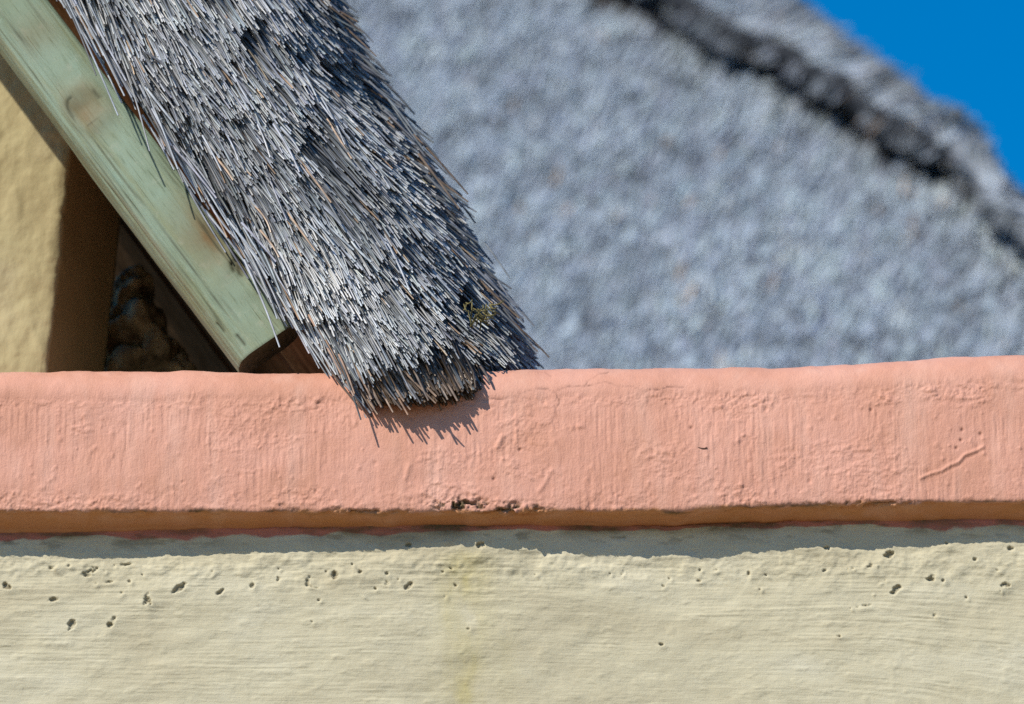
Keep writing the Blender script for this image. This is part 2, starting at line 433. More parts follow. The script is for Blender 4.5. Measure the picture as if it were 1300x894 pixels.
pits = [(69, 719, 8, 2.5, 10), (116, 725, 9, 3, -25), (12, 743, 5, 5, 60), (71, 759, 9, 2.5, -12), (190, 761, 4.5, 9, 15), (231, 745, 7, 4.5, -30),
        (282, 749, 6, 3, -30), (322, 741, 3, 5, 10), (356, 735, 3.5, 6, 30), (393, 737, 3.5, 7, 20), (428, 727, 4, 7, 35), (94, 791, 5, 8, 25), (144, 790, 5, 9, 30),
        (161, 715, 6, 2, 0), (456, 725, 5, 3, -10), (492, 740, 4, 4, 0), (520, 742, 5, 2.5, -35), (519, 691, 4, 3, -20), (564, 685, 5, 2.5, 0), (611, 691, 4, 4, 0),
        (792, 682, 3, 4, 20), (594, 795, 3, 2, 0), (949, 726, 1.8, 3.5, 0), (1127, 702, 5, 4.5, 20), (1103, 717, 6, 2.5, -20), (1179, 732, 5.5, 5, -20),
        (1135, 746, 7, 4, -35), (1235, 709, 4, 3, -20), (1272, 741, 6, 2.5, -15), (1183, 779, 5, 3, -30), (1094, 767, 6, 2, -10), (1049, 695, 5, 3, 0),
        (1281, 695, 5, 3.5, 0), (1061, 804, 4, 2, 0), (142, 737, 7, 1.2, -8), (400, 744, 5, 1.2, 10), (774, 727, 1.5, 1.5, 0), (1200, 690, 4, 2, 0), (837, 815, 3, 2, 0)]
for k in range(46):
    q_ = rng.random()
    pits.append((rng.uniform(-20, 1320), 715 + 55 * rng.beta(1, 2.2) * (1 if q_ < .7 else 1.6), rng.uniform(.9, 2.6), rng.uniform(.8, 1.9), rng.uniform(-40, 40)))
for (x, y, a, b, an) in pits:
    a *= rng.uniform(.75, 1.15); b *= rng.uniform(.75, 1.15)
    i0 = np.searchsorted(PX, x - 40); i1 = np.searchsorted(PX, x + 40)
    ca, sa = math.cos(math.radians(an)), math.sin(math.radians(an))
    ux = img_xw[:, i0:i1] - x; uy = img_yw[:, i0:i1] - y
    q = fbm(XW[:, i0:i1] / .006, ZW[:, i0:i1] / .0045, 50, 4) * 1.15
    e = ((ux * ca + uy * sa) / a) ** 2 + ((-ux * sa + uy * ca) / b) ** 2
    core = sstep(1.35, -.15, e + q) ** .8
    hw[:, i0:i1] -= (0.0015 + 0.0006 * min(a, b)) * core
    e2 = (((ux + 1 - 4) * ca + (uy - 3) * sa) / (a * 1.9)) ** 2 + ((-(ux - 3) * sa + (uy - 3) * ca) / (b * 2.2)) ** 2
    hw[:, i0:i1] += 0.0013 * np.exp(-e2) * (1 - core)
    dirt_shade_w[:, i0:i1] = np.maximum(dirt_shade_w[:, i0:i1], core * 0.62)
stain = np.exp(-((img_xw - 590 - 16 * vnoise(img_yw / 40, 0 * img_yw, 60)) / 30) ** 2) * sstep(690, 712, img_yw) * np.clip(.5 + .55 * fbm(img_xw / 24, img_yw / 50, 64, 3), 0, 1)
stain += 0.4 * np.exp(-((img_xw - 640) / 14) ** 2) * sstep(690, 712, img_yw) * (vnoise(img_xw / 20, img_yw / 40, 61) * .5 + .5)
paint = np.clip(1.15 - (ztopw[None] - ZW) / (0.013 * (1 + 0.6 * fbm(XW / .11, 0 * XW, 62, 3))), 0, 1)
top_dirt_shade = np.exp(-((ztopw[None] - ZW - 0.002) / (0.010 + .006 * vnoise(XW / .05, 0 * XW, 66))) ** 2) * np.clip(0.45 + 1.0 * fbm(XW / 0.06, ZW / .02, 63, 3), 0, 1)  # stains below the joint, widened to deepen the coping's shadow
dirt_shade_w = np.maximum(dirt_shade_w, top_dirt_shade * .9)
dirt_shade_w = np.maximum(dirt_shade_w, .5 * sstep(.2, .9, fbm(XW / .03, ZW / .008, 65, 4)) * sstep(.034, .01, ztopw[None] - ZW))  # dirt patches that also brown the shadow band under the coping
hw[ZW > ztopw[None] - 0.001] *= 0.3
verts = np.stack([XW, wy - hw, ZW], -1).reshape(-1, 3)
mesh_obj('plaster_face', verts, grid_faces(nrw, nc), MAT_WALL, wall, attrs={'dirt_shade': dirt_shade_w, 'stain': stain, 'paint': paint})
# back and ends of the wall core (out of sight)
zt_ = float(np.min(zl)) - 0.03
mesh_obj('wall_core', [(x, y, z) for z in (0, zt_) for (x, y) in ((-2.58, .07), (2.55, .07), (2.55, .36), (-2.58, .36))],
         [(0, 3, 2, 1), (4, 5, 6, 7), (0, 1, 5, 4), (1, 2, 6, 5), (2, 3, 7, 6), (3, 0, 4, 7)], MAT_GAB, wall, smooth=False)

# ------------------------------------------------------------------ reeds
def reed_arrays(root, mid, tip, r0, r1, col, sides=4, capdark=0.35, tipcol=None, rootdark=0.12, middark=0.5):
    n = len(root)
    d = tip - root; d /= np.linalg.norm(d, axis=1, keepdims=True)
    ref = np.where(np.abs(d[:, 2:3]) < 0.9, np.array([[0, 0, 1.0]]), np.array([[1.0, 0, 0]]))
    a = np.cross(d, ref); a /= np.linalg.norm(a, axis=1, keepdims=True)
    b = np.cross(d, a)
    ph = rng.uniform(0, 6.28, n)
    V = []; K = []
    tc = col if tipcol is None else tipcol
    for cen, rad, cc in ((root, r0, col * rootdark), (mid, r0, col * middark), (tip, r1, tc), (tip - d * 0.0005, r1 * 0.92, tc * capdark)):  # colour darkens towards each root, painting in the dark gaps
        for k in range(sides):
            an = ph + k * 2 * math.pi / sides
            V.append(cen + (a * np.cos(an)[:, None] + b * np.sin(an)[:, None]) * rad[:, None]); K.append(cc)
    V = np.stack(V, 1); K = np.stack(K, 1)          # n, 4*sides, 3
    F = []
    for rg in (0, 1):
        for k in range(sides):
            k2 = (k + 1) % sides
            F.append((rg * sides + k, rg * sides + k2, (rg + 1) * sides + k2, (rg + 1) * sides + k))
    if sides == 4: F.append((12, 13, 14, 15))
    else: F.append((9, 10, 11, 11))
    F = np.array(F)
    return V, K, F
def reed_mesh(name, arrs, mat, parent):
    V, K, F = arrs
    n, m, _ = V.shape
    faces = (np.arange(n)[:, None, None] * m + F[None]).reshape(-1, 4)
    if m == 12:                                       # triangular ends are degenerate quads: list form is slow, so drop the repeated corner
        quads = (np.arange(n)[:, None, None] * m + F[None, :-1]).reshape(-1, 4)
        o = mesh_obj(name, V.reshape(-1, 3), quads, mat, parent, smooth=False, cols=K.reshape(-1, 3))
    else:
        o = mesh_obj(name, V.reshape(-1, 3), faces, mat, parent, smooth=False, cols=K.reshape(-1, 3))
    return o
def reed_cols(n, lo=0.16, hi=0.50, brown=0.12, tint=(.915, .985, 1.10)):
    v = lo + (hi - lo) * rng.beta(2.0, 1.7, n)
    c = v[:, None] * np.array([tint]) * rng.normal(1, 0.02, (n, 3))
    dk = rng.random(n) < (.20 if lo > .25 and tint[0] > .9 else 0.0)
    c[dk] *= rng.uniform(.15, .5, (int(dk.sum()), 1))
    bm_ = rng.random(n) < brown
    tan = np.stack([v * 0.98, v * 0.66, v * 0.42], -1)
    c[bm_] = tan[bm_]
    return np.clip(c, 0.01, 0.8)

Ly = [-400, -230, -100, 0, 110, 230, 290, 390, 450, 530]
Lx = [-190, -72, 17, 86, 158, 244, 288, 352, 398, 446]
Ry = [-400, -230, -100, 0, 60, 95, 135, 215, 300, 380, 470, 540]
Rx = [260, 338, 396, 438, 464, 478, 505, 552, 602, 645, 689, 722]
Wk = [-0.06, 0, .08, .2, .4, .55, .7, .82, .92, 1.0]
Yk = [.085, .050, .012, -.014, -.024, -.016, .020, .075, .150, .26]
def Sxyz(py, w, dep=0.0):
    lx = np.interp(py, Ly, Lx); rx = np.interp(py, Ry, Rx)
    px = lx + (rx - lx) * w
    Y = np.interp(w, Wk, Yk)
    lump = 0.009 * fbm(px / 70, py / 90, 70, 3)
    Y = Y - .020 * sstep(330, 480, py) * sstep(.9, .6, w) - .045 * sstep(390, 480, py) * np.exp(-((w - .78) / .13) ** 2)
    return P(px, py, Y + 0.0) , lump
def Snormal(py, w):
    e = 4.0
    a = Sxyz(py + e, w)[0] - Sxyz(py - e, w)[0]
    b = Sxyz(py, w + .04)[0] - Sxyz(py, w - .04)[0]
    n = np.cross(a, b); n /= np.linalg.norm(n, axis=1, keepdims=True)
    n *= np.where(n[:, 1:2] > 0.75, -1, 1)
    t = a / np.linalg.norm(a, axis=1, keepdims=True)
    return t, n
yB1 = lambda w: np.interp(w, [0, .15, .3, .5, .65, .8, 1], [506, 490, 476, 458, 452, 462, 471]) + 7 * fbm(np.asarray(w) * 9, np.asarray(w) * 0, 78, 3)
yB2 = lambda w: np.interp(w, [0, .1, .2, .3, .45, .6, .75, .88, 1], [528, 520, 511, 505, 500, 493, 484, 476, 472])

roof = thing('thatched_roof', 'grey reed thatch verge in sharp focus, its bristly end resting on the pink coping', 'thatched roof')

def make_face_reeds(n, ylo, yhi_fn, w, deep, L, tilt, jit, lo, hi, brown, off=0.0, r=(.0011, .0021)):
    u = rng.random(n)
    py = ylo + (yhi_fn(w) - ylo) * u + rng.normal(0, 3, n) * (u > .97)
    S0, lump = Sxyz(py, w)
    t, nn = Snormal(py, w)
    side = np.cross(t, nn)
    dpt = lump * 0.6 - deep * rng.random(n) ** 1.4 + off
    tip = S0 + nn * dpt[:, None]
    gx = py / 46; gy = w * 340 / 26
    tl = np.radians(tilt + 9 * sstep(.6, 1, w) + rng.normal(0, jit * .7, n) + 4.0 * fbm(gx, gy, 71, 3))
    az = np.radians(rng.normal(0, jit, n) + 4.2 * fbm(gx, gy, 72, 3))
    dirv = t * (np.cos(tl) * np.cos(az))[:, None] + nn * np.sin(tl)[:, None] + side * (np.sin(az))[:, None]
    dirv /= np.linalg.norm(dirv, axis=1, keepdims=True)
    root = tip - dirv * L[:, None]
    bend = rng.normal(0, 0.0025, (n, 3))
    mid = tip - dirv * (L * rng.uniform(.28, .5, n))[:, None] + bend * .6 + nn * 0.0010
    rad = rng.uniform(r[0], r[1], n)
    col = reed_cols(n, lo, hi, brown)
    patch = 0.86 + 0.32 * fbm(py / 60, w * 6, 75, 3)
    return root, mid, tip, rad, np.clip(col * np.clip(patch, .45, 1.25)[:, None], .01, .8), py

NFACE = 22500
w = rng.random(NFACE) ** 0.9
Lr = rng.uniform(.07, .15, NFACE)
root, mid, tip, rad, col, py = make_face_reeds(NFACE, -240, yB1, w, .032, Lr, 12.5, 3.0, .46, .95, .02, r=(.0010, .0018))
keep = fbm(w * 9 + py / 120, py / 26, 77, 3) > -0.64
root, mid, tip, rad, col, py = [a[keep] for a in (root, mid, tip, rad, col, py)]
tipc = np.clip(col * rng.uniform(.75, 1.15, (len(col), 1)), .01, .85)
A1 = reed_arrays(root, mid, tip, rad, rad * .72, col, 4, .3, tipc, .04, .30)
# browner cut ends tucked under the bottom edge
N2 = 2800
w2 = rng.uniform(0.02, 1.0, N2)
L2 = rng.uniform(.045, .07, N2)
yst = lambda w: yB1(w) - 6
u = rng.random(N2)
root, mid, tip, rad, col2, py2 = make_face_reeds(N2, 0, lambda w: yst(w) + (yB2(w) - yst(w)) * u ** .8 * 1.0, w2, .05, L2, 4, 7, .05, .20, .55, off=-.016)
A2 = None
# recompute with the wanted rows (make_face_reeds draws rows uniformly, here they must hug the bottom edge)
def bottom_reeds(n, w, rowfn, off, deep, L, tilt, jit, lo, hi, brown, r):
    py = rowfn(w, rng.random(n))
    S0, lump = Sxyz(py, w); t, nn = Snormal(py, w); side = np.cross(t, nn)
    tip = S0 + nn * (off - deep * rng.random(n))[:, None]
    tl = np.radians(tilt + rng.normal(0, jit * .7, n)); az = np.radians(rng.normal(0, jit, n))
    d = t * np.cos(tl)[:, None] + nn * np.sin(tl)[:, None] + side * np.sin(az)[:, None]
    d /= np.linalg.norm(d, axis=1, keepdims=True)
    root = tip - d * L[:, None]; mid = (root + tip) / 2 + rng.normal(0, .002, (n, 3))
    return root, mid, tip, rng.uniform(r[0], r[1], n), reed_cols(n, lo, hi, brown)
b1 = bottom_reeds(N2, w2, lambda w, u: yst(w) + (yB2(w) - yst(w)) * (0.25 + .75 * u) + rng.normal(0, 3, N2), -.019, .030, L2, 4, 6, .06, .24, .85, (.0012, .0022))
A2 = reed_arrays(b1[0], b1[1], b1[2], b1[3], b1[3] * .9, b1[4], 4, .25)
# right-hand roof slope running back from the verge
N3 = 7000
py3 = rng.uniform(-240, 470, N3)
S0, _ = Sxyz(py3, np.ones(N3)); t3, n3 = Snormal(py3, np.full(N3, .97))
run = rng.random(N3) ** 1.6 * .42
tt = P(598, 300, .26) - P(476, 95, .26); tt /= np.linalg.norm(tt)
nrm = np.array([-tt[2], 0, tt[0]]); nrm = nrm / np.linalg.norm(nrm)
if nrm[0] < 0: nrm = -nrm
tip = S0 + np.stack([0 * run, run, 0 * run], -1) + nrm[None] * (-0.018 * rng.random(N3) + .004)[:, None]
d = tt[None] + nrm[None] * np.tan(np.radians(21 + rng.normal(0, 6, N3)))[:, None] + np.array([[0, 1, 0]]) * rng.normal(0, .09, N3)[:, None]
d /= np.linalg.norm(d, axis=1, keepdims=True)
L3 = rng.uniform(.07, .14, N3)
r3 = rng.uniform(.0012, .0022, N3)
A3 = reed_arrays(tip - d * L3[:, None], tip - d * (L3 * .45)[:, None], tip, r3, r3 * .6, reed_cols(N3, .22, .6, .06), 4, .3)
V = np.concatenate([A1[0], A2[0], A3[0]]); K = np.concatenate([A1[1], A2[1], A3[1]])
o = reed_mesh('thatch', (V, K, A1[2]), MAT_REED, roof); o['kind'] = 'stuff'

# individually built stray reeds: along the verge over the pole, at the bottom fringe and along the ragged back edge
def one_reed(pts, r, col, nodes=True):
    pts = np.asarray(pts, float)
    n = len(pts); sides = 5
    V, K, F = [], [], []
    for i in range(n):
        d = pts[min(i + 1, n - 1)] - pts[max(i - 1, 0)]; d /= np.linalg.norm(d)
        a = np.cross(d, [0.0, 1, 0]); a /= np.linalg.norm(a); b = np.cross(d, a)
        rr_ = r * (1 - .35 * i / (n - 1))
        sh = (0.55 if nodes and i in (2, 4) else 1.0)
        for k in range(sides):
            an = k * 2 * math.pi / sides
            V.append(pts[i] + (a * math.cos(an) + b * math.sin(an)) * rr_ * (1.12 if sh < 1 else 1)); K.append(col * sh)
    for i in range(n - 1):
        for k in range(sides):
            k2 = (k + 1) % sides
            F.append((i * sides + k, i * sides + k2, (i + 1) * sides + k2, (i + 1) * sides + k))
    V += [V[(n - 1) * sides + k] for k in range(sides)]; K += [col * .25] * sides
    F.append(tuple(n * sides + k for k in range(sides)))
    return mesh_obj('reed', V, F, MAT_REED, roof, smooth=False, cols=np.array(K))
def stray(x0, y0, x1, y1, Y0, Y1, r=.0016, col=None, sag=2.0):
    n = 6
    f = np.linspace(0, 1, n)
    px = x0 + (x1 - x0) * f + sag * np.sin(math.pi * f); pyy = y0 + (y1 - y0) * f
    one_reed(P(px, pyy, Y0 + (Y1 - Y0) * f), r, reed_cols(1, .35, .75, .08)[0] if col is None else np.array(col))
for s_ in ((70, -25, 122, 96, .02), (74, -20, 150, 147, .018), (150, 60, 190, 192, .02), (165, 70, 226, 215, .015), (88, -10, 158, 122, .02), (112, 30, 152, 108, .02),
           (180, 120, 233, 232, .012), (205, 170, 275, 252, .012), (222, 180, 273, 245, .01), (310, 330, 355, 441, .02), (322, 330, 352, 405, .03), (342, 356, 390, 440, .02),
           (320, 320, 362, 408, .02), (300, 290, 345, 385, .015), (350, 380, 405, 460, .012), (365, 400, 421, 477, .01), (372, 400, 427, 476, .008)):
    stray(s_[0], s_[1], s_[2], s_[3], .04, s_[4], r=rng.uniform(.0013, .0019))
tan_c = (.50, .30, .19)
for s_ in ((425, 440, 458, 533, -.012, -.019, None), (430, 450, 450, 500, -.014, -.022, tan_c), (412, 430, 449, 503, 0, -.018, tan_c), (440, 460, 462, 497, -.02, -.028, None),
           (483, 470, 518, 527, -.012, -.020, tan_c), (478, 475, 508, 515, -.012, -.018, (.3, .2, .13)), (505, 470, 522, 506, -.012, -.02, None), (530, 480, 537, 500, -.01, -.016, (.25, .18, .12)),
           (545, 470, 555, 495, -.01, -.014, (.2, .14, .1)), (452, 470, 472, 507, -.016, -.022, (.38, .25, .17)), (465, 480, 470, 510, -.016, -.02, (.3, .21, .15)),
           (392, 400, 433, 475, .004, -.014, tan_c), (400, 415, 438, 482, .0, -.015, None), (590, 470, 603, 492, .0, -.002, (.15, .1, .08)), (610, 465, 622, 486, .01, .006, (.15, .11, .09))):
    stray(*s_[:6], r=rng.uniform(.0014, .0021), col=s_[6], sag=1.0)
for k in range(34):                                     # brown cut ends hanging out of the bottom fringe
    wv = rng.uniform(.03, .62); y1 = float(np.interp(wv, [0, .2, .45, .62], [526, 512, 503, 494])) + rng.normal(2, 6)
    lx = np.interp(y1, Ly, Lx); rx = np.interp(y1, Ry, Rx); x1 = lx + (rx - lx) * wv
    ln_ = rng.uniform(30, 60); an = math.radians(rng.normal(58, 6)); v_ = rng.uniform(.12, .5)
    Yv = float(np.interp(wv, Wk, Yk)) - .006 - rng.uniform(-.006, .006)
    stray(x1 - ln_ * math.cos(an), y1 - ln_ * math.sin(an), x1, y1, Yv + .008, Yv, r=rng.uniform(.0013, .0021), col=(v_, v_ * .66, v_ * .44) if rng.random() < .7 else (v_, v_, v_ * 1.08), sag=rng.normal(0, 1))
for k in range(100):                                    # verge fringe
    y1 = rng.uniform(-20, 520); lx = np.interp(y1, Ly, Lx)
    x1 = lx + rng.normal(1, 7) ; ln_ = rng.uniform(70, 140); an = math.radians(rng.normal(61, 3.0))
    Y1 = np.interp((x1 - lx) / 330, Wk, Yk) - rng.uniform(.0, .016)
    stray(x1 - ln_ * math.cos(an), y1 - ln_ * math.sin(an), x1, y1, Y1 + .012, Y1, r=rng.uniform(.0012, .0019), sag=rng.normal(1, 2))
for k in range(100):                                     # ragged back edge seen against the far roof
    y1 = rng.uniform(5, 455); rx = np.interp(y1, Ry, Rx)
    x1 = rx + abs(rng.normal(4, 8)); ln_ = rng.uniform(50, 90); an = math.radians(rng.normal(38 + 8 * (y1 / 470), 7))
    Yv = rng.uniform(.14, .26)
    stray(x1 - ln_ * math.cos(an), y1 - ln_ * math.sin(an), x1, y1, Yv + .01, Yv, r=rng.uniform(.0013, .002), col=reed_cols(1, .12, .3, .1)[0], sag=rng.normal(0, 1))
for k in range(60):                                     # bleached reeds standing proud of the face
    wv = rng.uniform(.06, .8); y1 = rng.uniform(0, yB1(wv)); lx = np.interp(y1, Ly, Lx); rx = np.interp(y1, Ry, Rx)
    x1 = lx + (rx - lx) * wv; ln_ = rng.uniform(35, 80); an = math.radians(rng.normal(60 - 14 * wv, 7))
    Yv = np.interp(wv, Wk, Yk) - rng.uniform(.004, .012)
    stray(x1 - ln_ * math.cos(an), y1 - ln_ * math.sin(an), x1, y1, Yv + .016, Yv, r=rng.uniform(.0013, .0019), col=reed_cols(1, .4, .68, .12)[0], sag=rng.normal(1, 2))

# packed body of the thatch under the reeds: swept shell, open underneath is closed by the boards
ys_ = np.linspace(-900, 455, 40)
ws_ = np.array([-0.02, .05, .12, .2, .3, .4, .5, .6, .7, .8, .9, 1.0])
R_, Q_ = np.meshgrid(ys_, ws_, indexing='ij')
S0, _ = Sxyz(R_.ravel(), Q_.ravel()); t_, n_ = Snormal(R_.ravel(), Q_.ravel())
ext = np.minimum(R_.ravel() + 400, 0)                    # carry the slope on up beyond the frame in a straight line
tl_ = P(244, 230, 0) - P(-72, -230, 0); tl_ /= abs(tl_[2])
body = S0 - n_ * 0.026
body += np.where(ext[:, None] < 0, tl_[None] * (ext / 1000 / CE)[:, None] * 1.0 - (S0 * 0), 0)
body = body.reshape(len(ys_), len(ws_), 3)
back = body[:, -1:].copy(); back[..., 1] += .5; back[..., 0] -= .12
top_in = body[:, :1].copy(); top_in[..., 1] = 0.14; top_in[..., 0] += .045
top_bk = top_in.copy(); top_bk[..., 1] = 2.4
full = np.concatenate([top_bk, top_in, body, back], 1)
fr, fc = full.shape[:2]
fcs = grid_faces(fr, fc).tolist()
fcs.append([(fr - 1) * fc + i for i in range(fc)])
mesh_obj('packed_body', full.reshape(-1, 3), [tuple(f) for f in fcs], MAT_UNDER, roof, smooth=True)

# ------------------------------------------------------------------ rafter pole
def build_pole():
    p0, p1 = P(33 - 276, 35 - 368, .118), P(341, 445, .118)
    ax = p1 - p0; Lp = np.linalg.norm(ax); ax /= Lp
    fwd = np.array([0, -1.0, 0]); fwd -= ax * fwd.dot(ax); fwd /= np.linalg.norm(fwd)
    sd_ = np.cross(ax, fwd)                                # towards lower-left or upper-right
    if sd_[0] < 0: sd_ = -sd_                              # upper-right
    nl, na = 560, 110
    l = np.linspace(0, Lp, nl)[:, None]; th = np.linspace(0, 2 * math.pi, na, endpoint=False)[None]
    ex = 2 / 3.8
    cs, sn = np.cos(th), np.sin(th)                        # cs: towards camera, sn: upper-right
    rad = 0.047 + 0.0022 * vnoise(l / .35, 0 * l, 81)
    a = np.sign(cs) * np.abs(cs) ** ex; b = np.sign(sn) * np.abs(sn) ** ex
    arc = th * 0.047
    pl = l - Lp                                            # 0 at the cut end, negative up the pole
    h = 0.0011 * fbm(l / .25, np.cos(th) * 3 + np.sin(th) * 2.1 + 0 * l, 82, 3)
    h = h + 0.0006 * fbm(l / .12 + 0 * th, arc / .004, 83, 3)
    arris = np.exp(-((th - 0.95) / .05) ** 2)
    h = h - 0.0030 * sstep(.9, 1.05, th) * sstep(1.9, 1.3, th) + 0.0 * l
    crack = np.zeros((nl, na)); knot = np.zeros((nl, na))
    for th0, l0, l1, wd, dp in tuple((rng.uniform(-1.1, 1.1), q_, q_ + rng.uniform(.04, .22), rng.uniform(.010, .020), rng.uniform(.0005, .0011)) for q_ in rng.uniform(-.95, -.05, 34)) + ((0.98, -.95, -.25, .034, .0020), (0.62, -.33, -.03, .026, .0016), (-.75, -.9, -.52, .028, .0016), (-.55, -.40, -.02, .028, .0016), (-.62, -.62, -.3, .02, .001),
                                (-1.02, -.35, -.05, .02, .0012), (0.2, -.7, -.5, .012, .001), (-.2, -.16, -.0, .012, .001), (0.4, -.22, -.1, .012, .001)):
        wig = th0 + 0.05 * vnoise(l / .13, 0 * l, int(100 + th0 * 50))
        f = np.exp(-((th - wig) / wd) ** 2) * sstep(l0, l0 + .05, pl) * sstep(l1, l1 - .05, pl)
        f = f + np.exp(-((th - 2 * math.pi - wig) / wd) ** 2) * sstep(l0, l0 + .05, pl) * sstep(l1, l1 - .05, pl)
        crack = np.maximum(crack, f * (0.6 + 0.4 * vnoise(l / .03, 0 * l, 120))); h = h - dp * f
    thw = np.where(th > math.pi, th - 2 * math.pi, th)
    for th0, l0, wa, wl, am in ((-.12, -.40, .35, .035, .8), (.25, -.16, .30, .055, .9), (.45, -.11, .2, .02, .8), (.0, -.52, .5, .03, .35), (-.9, -.2, .2, .12, .5), (-.95, -.6, .2, .1, .4), (.9, -.02, .5, .02, .5)):
        e = ((thw - th0) / wa) ** 2 + ((pl - l0) / wl) ** 2
        knot = np.maximum(knot, 1.5 * am * np.exp(-e))
    for th0, l0 in ((-.12, -.40), (.35, -.095)):            # knots: swirling bumps
        e = np.sqrt(((thw - th0) * .047 / .016) ** 2 + ((pl - l0) / .028) ** 2)
        h = h + 0.0018 * np.exp(-(e - 1) ** 2 * 5) - 0.002 * np.exp(-(e / .35) ** 2)
        crack = np.maximum(crack, .8 * np.exp(-((e - .75) / .12) ** 2) * (vnoise(thw * 6, pl / .01, 130) > .1))
    for th0, l0, th1, l1 in ((.30, -.115, .62, -.085), (.30, -.115, .2, -.103), (.30, -.115, .33, -.093), (-.35, -.03, -.33, -.014), (.75, -.13, .95, -.135), (-.75, -.06, -.72, -.045)):
        for f_ in np.linspace(0, 1, 14):
            e = ((thw - (th0 + (th1 - th0) * f_)) * .047 / .0022) ** 2 + ((pl - (l0 + (l1 - l0) * f_)) / .0022) ** 2
            g_ = np.exp(-e); crack = np.maximum(crack, g_); h = h - .0006 * g_
    rr_ = rad + h
    V = p0 + l[..., None] * ax + (a * rr_ * .80)[..., None] * fwd + (b * rr_)[..., None] * sd_
    grain = np.stack(np.broadcast_arrays(l, np.where(th > math.pi, th - 2 * math.pi, th) * .047), -1)
    V = V.reshape(-1, 3)
    i = np.arange(nl - 1)[:, None] * na + np.arange(na)[None]
    j = np.arange(nl - 1)[:, None] * na + (np.arange(na)[None] + 1) % na
    F = np.stack([i, j, j + na, i + na], -1).reshape(-1, 4)
    # cut end: concentric rings with growth-ring relief, sharing no vertices with the side
    NR = 14
    last = V[(nl - 1) * na:]
    cen = last.mean(0)
    EV, EF = [], []
    for k in range(NR):
        f = 1 - k / NR
        EV.append(cen + (last - cen) * f + ax * (0.0008 * math.sin(k * 2.4) + 0.0010 * vnoise(np.arange(na) / 3, np.full(na, k / 2.0), 140))[:, None] * (k > 0))
    EV = np.concatenate(EV + [cen[None]])
    base = len(V)
    for k in range(NR - 1):
        for q in range(na):
            EF.append((base + k * na + q, base + k * na + (q + 1) % na, base + (k + 1) * na + (q + 1) % na, base + (k + 1) * na + q))
    allV = np.concatenate([V, EV])
    allF = np.concatenate([F, np.array(EF)])
    cenq = []
    for q in range(0, na, 2):
        cenq.append((base + (NR - 1) * na + q, base + (NR - 1) * na + (q + 1) % na, base + (NR - 1) * na + (q + 2) % na, base + NR * na))
    allF = np.concatenate([allF, np.array(cenq)])[:, ::-1].copy()
    endg = np.concatenate([np.broadcast_to(sstep(-.004, 0, pl) * .5, (nl, na)).ravel(), np.ones(len(EV))])
    ev = lambda a_: np.concatenate([np.broadcast_to(a_, (nl, na)).ravel(), np.zeros(len(EV))])
    eg = np.concatenate([grain.reshape(-1, 2), (EV - cen)[:, [0, 2]]])
    return mesh_obj('rafter_pole', allV, allF, MAT_POLE, roof, attrs={'crack': ev(crack), 'knot': ev(knot), 'endgrain': endg}, uv=eg)
build_pole()

# boards lining the underside of the thatch, running with the slope
bdir = P(405, 420, .15) - P(95, 0, .15); bdir /= np.linalg.norm(bdir)
bn = np.cross(bdir, [0, 1.0, 0]); bn /= np.linalg.norm(bn)
if bn[2] > 0: bn = -bn                                     # faces down
b0 = P(95, 0, .15) - bdir * .6
bl_ = 1.22
for k, (ya, yb) in enumerate(((.17, .42), (.425, .66), (.666, .86), (.868, 1.10), (1.106, 1.36), (1.366, 1.60), (1.606, 1.86))):
    th_ = .012 + (.006 if k % 2 else 0)
    vs = []
    for dd in (0.0, th_):
        for (q, yy) in ((0, ya), (bl_, ya), (bl_, yb), (0, yb)):
            p = b0 + bdir * q + bn * dd; vs.append((p[0], yy, p[2]))
    mesh_obj('board', vs, [(0, 1, 2, 3), (4, 7, 6, 5), (0, 4, 5, 1), (1, 5, 6, 2), (2, 6, 7, 3), (3, 7, 4, 0)], MAT_BOARD, roof, smooth=False)

# ------------------------------------------------------------------ gable wall behind the pole
GY = 0.34
def build_gable():
    col_img = [(-230, 0), (40, 0), (70, 0)]
    zz = np.concatenate([np.linspace(-1.6, -.06, 12), np.arange(-.055, .42, .003), np.linspace(.44, 1.1, 12)])     # relative to coping top line
    z0 = float(P(60, 472, GY)[2])
    corner = lambda z: P(58 + 22 * np.clip((z) / .29, -.3, 2.2), 472, GY)[..., 0]
    xs_f = np.concatenate([np.linspace(-1.3, -.24, 30), np.arange(-.236, -.012, .003), np.array([-.009, -.006, -.003])])
    V = []
    for z in zz:
        jt = .0010 * float(fbm(np.array(z / .02), np.array(0.), 91, 3))
        xc = float(corner(z)) + jt
        xr = xs_f
        yv = GY + np.where(xr > -.012, (xr + .012) ** 2 * 30, 0)
        row = [(xc + x, y, z0 + z) for x, y in zip(xr, yv)]
        for f in np.linspace(0, 1, 26):
            row.append((xc - jt * min(1, f * 8) + .002 + .054 * f, GY + .005 + .26 * f, z0 + z))
        row.append((xc - .3, GY + .3, z0 + z))
        V.append(row)
    V = np.array(V)
    x, z = V[..., 0], V[..., 2]
    hgt = .0026 * fbm(x / .09, z / .15, 92, 3) + .0016 * fbm(x / .02, z / .035, 93, 4) + .0012 * np.maximum(0, fbm(x / .012, z / .02, 94, 3) - .3)
    V[:, :len(xs_f), 1] -= hgt[:, :len(xs_f)]
    yy_ = V[..., 1]
    hr = .0025 * fbm(yy_ / .12, z / .12, 92, 3)
    V[:, len(xs_f) + 1:-1, 0] += hr[:, len(xs_f) + 1:-1] * .6
    return V
gv = build_gable()
go = mesh_obj('gable_wall', gv.reshape(-1, 3), grid_faces(gv.shape[0], gv.shape[1]), MAT_GAB)
go['label'] = 'ochre plastered wall end with a sunlit face and shaded return, behind the green pole'; go['category'] = 'wall'; go['kind'] = 'thing'

